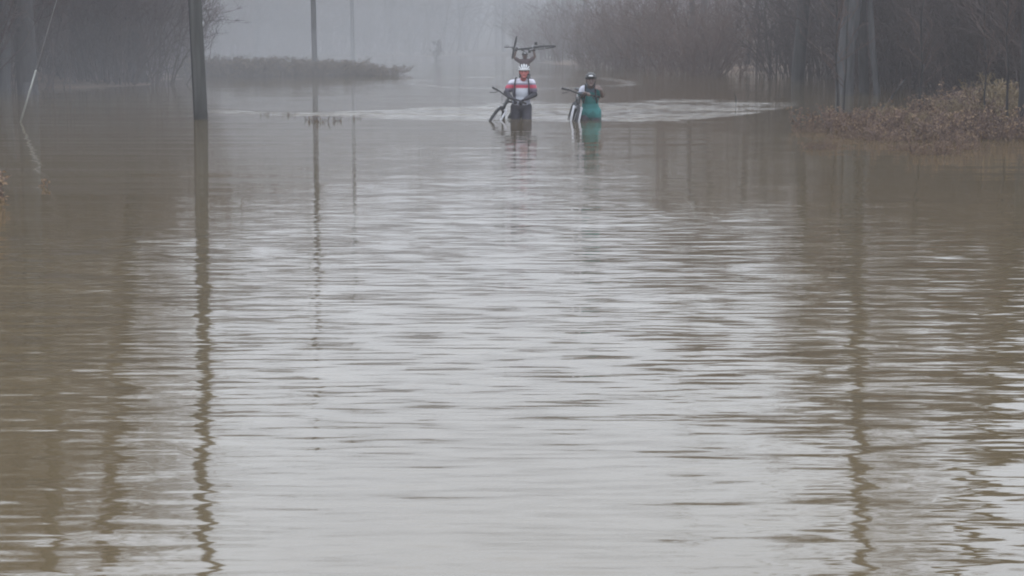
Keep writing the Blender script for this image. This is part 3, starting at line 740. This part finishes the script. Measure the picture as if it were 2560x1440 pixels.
# rider in the white jersey
Y = D1
def j1(px, py, dy=0): return pt(px, py, Y + dy)
J = dict(head=j1(1310, 181, -.12), face=V((.0, -1, -.18)), up=V((0, -.05, 1)), neck=j1(1308, 199, -.02), shL=j1(1280, 209), shR=j1(1329, 207), hip=j1(1303, 268, .03),
    elL=j1(1266, 231, -.02), wrL=j1(1279, 246, -.22), elR=j1(1337, 236, -.02), wrR=j1(1312, 248, -.24),
    hdL=(V((.7, -.4, -.35)), V((0, -.4, -1)), 1.1), hdR=(V((-.7, -.3, -.35)), V((0, -.4, -1)), 1.1),
    knL=V((0, 0, 0)), knR=V((0, 0, 0)), footL=V((0, 0, 0)), footR=V((0, 0, 0)))
hp = J['hip']; J['knL'] = V((hp.x - .12, hp.y - .12, -.18)); J['knR'] = V((hp.x + .11, hp.y - .2, -.16)); J['footL'] = V((hp.x - .13, hp.y + .02, -.6)); J['footR'] = V((hp.x + .12, hp.y - .08, -.6))
def jersey1(v):
    z = v.z; x = v.x - hp.x
    if .56 < z < .62: return (.42, .06, .10)
    if .62 <= z < .65: return (.2, .19, .25)
    if z >= .65: return (.55, .54, .62)
    if z < .36: return (.33, .34, .40)
    if abs(x - .01) > .105 and z < .56: return (.13, .12, .16)
    return (.44, .46, .52)
r1, o1, K = person(J, 'bike rider in white jersey with red chest band and white helmet, wading', (.42, .14, .13), jersey1, 'short', 'darkcloth', True)
sp1 = MB()
for s, q in ((-1, 'shL'), (1, 'shR')):
    a = K[q]; c = (K['shL'] + K['shR']) / 2
    sx_ = c.x + s * .115
    sp1.tube([V((sx_ - s * .02, c.y + .05, c.z + .10)), V((sx_, c.y - .05, c.z + .085)), V((sx_ + s * .01, c.y - .122, c.z - .0)), V((sx_ + s * .015, c.y - .148, c.z - .12)), V((sx_ + s * .03, c.y - .135, c.z - .24))], .012, 8)
st_ = sp1.build('pack_straps', M['strap'], r1)
MB().ball((K['hip'] + V((0, .17, .33))), (.13, .07, .19), 14, 10).build('backpack', M['strap'], r1)
# rider in teal
Y = DY2
J = dict(head=j1(1477, 201, -.16), face=V((-.05, -1, -.28)), up=V((0, -.1, 1)), neck=j1(1476, 216, -.04), shL=j1(1458, 223), shR=j1(1492, 222), hip=j1(1476, 280, .08),
    elL=j1(1450, 243, .02), wrL=j1(1463, 232, -.2), elR=j1(1506, 240, -.04), wrR=j1(1502, 224, -.17),
    hdL=(V((.4, -.6, .0)), V((0, -.3, -1)), 1.2), hdR=(V((-.4, -.3, .25)), V((-.6, .8, -.2)), 1.2), footL=V((0, 0, 0)), footR=V((0, 0, 0)), knL=V((0, 0, 0)), knR=V((0, 0, 0)))
h2 = J['hip']; J['knL'] = V((h2.x - .11, h2.y - .14, -.22)); J['knR'] = V((h2.x + .10, h2.y - .1, -.22)); J['footL'] = V((h2.x - .12, h2.y, -.6)); J['footR'] = V((h2.x + .11, h2.y + .05, -.6))
def jersey2(v):
    x = v.x - h2.x; z = v.z
    if z < .045: return (.03, .06, .065)
    if z < .13 + .03 * math.sin(x * 40): return (.022, .12, .12)
    if x < -.115 and z > .50: return (.52, .52, .6)
    if z > .50 - abs(x) * .2 and x < .10: return (.07, .10, .13)
    return (.03, .17, .17)
r3, o3, K = person(J, 'bike rider in teal jersey and dark helmet, waist deep in the water', (.16, .115, .105), jersey2, 'short', None, False, helmet='dark', sz=.92, long_=True)
sp1 = MB(); c = (K['shL'] + K['shR']) / 2
for s in (-1, 1):
    sp1.tube([V((c.x + s * .07, c.y + .05, c.z + .09)), V((c.x + s * .085, c.y - .05, c.z + .08)), V((c.x + s * .085, c.y - .12, c.z - .01)), V((c.x + s * .10, c.y - .135, c.z - .14)), V((c.x + s * .12, c.y - .09, c.z - .25))], .013, 8)
sp1.build('pack_straps', M['strap'], r3)
MB().ball((K['hip'] + V((-.03, .16, .30))), (.13, .07, .18), 14, 10).build('backpack', M['paleshirt'], r3)
# far rider holding a bicycle overhead
Y = F * 1.0 / 74
J = dict(head=j1(1312, 139), face=V((0, -1, -.05)), up=V((0, 0, 1)), neck=j1(1311, 150, .02), shL=j1(1299, 153, .02), shR=j1(1325, 152, .02), hip=V((0, 0, 0)),
    elL=j1(1285, 144, -.04), wrL=j1(1290, 128, -.05), elR=j1(1337, 142, -.04), wrR=j1(1334, 127, -.05),
    hdL=(V((.1, 0, 1)), V((.2, -1, .1)), 1.2), hdR=(V((-.1, 0, 1)), V((-.2, -1, .1)), 1.2), footL=V((0, 0, 0)), footR=V((0, 0, 0)), knL=V((0, 0, 0)), knR=V((0, 0, 0)))
m_ = (J['shL'] + J['shR']) / 2; J['hip'] = V((m_.x, m_.y + .02, m_.z - .50)); h3 = J['hip']
J['knL'] = V((h3.x - .11, h3.y - .08, -.18)); J['knR'] = V((h3.x + .11, h3.y - .08, -.18)); J['footL'] = V((h3.x - .12, h3.y, -.6)); J['footR'] = V((h3.x + .12, h3.y, -.6))
r4, o4, K = person(J, 'farthest rider holding a bicycle flat above his head with both arms', (.16, .10, .085), lambda v: (.09, .06, .065), 'short', None, True, helmet='dark')
b3 = bicycle('mountain bike carried flat overhead by the farthest rider', steer=R(106), fork='darkframe')
# bicycle plane level: forward to the left of the picture, its left side up
fx_ = V((-.95, -.31, -.04)).normalized(); lz = V((0, .12, 1)); lz = (lz - fx_ * lz.dot(fx_)).normalized(); uz = fx_.cross(lz)
m3 = Matrix((fx_, lz, uz)).transposed()
b3.rotation_euler = m3.to_euler(); b3.location = pt(1318, 121, Y - .05) - m3 @ Vector((.12, 0, .55))
bpy.context.view_layer.update()
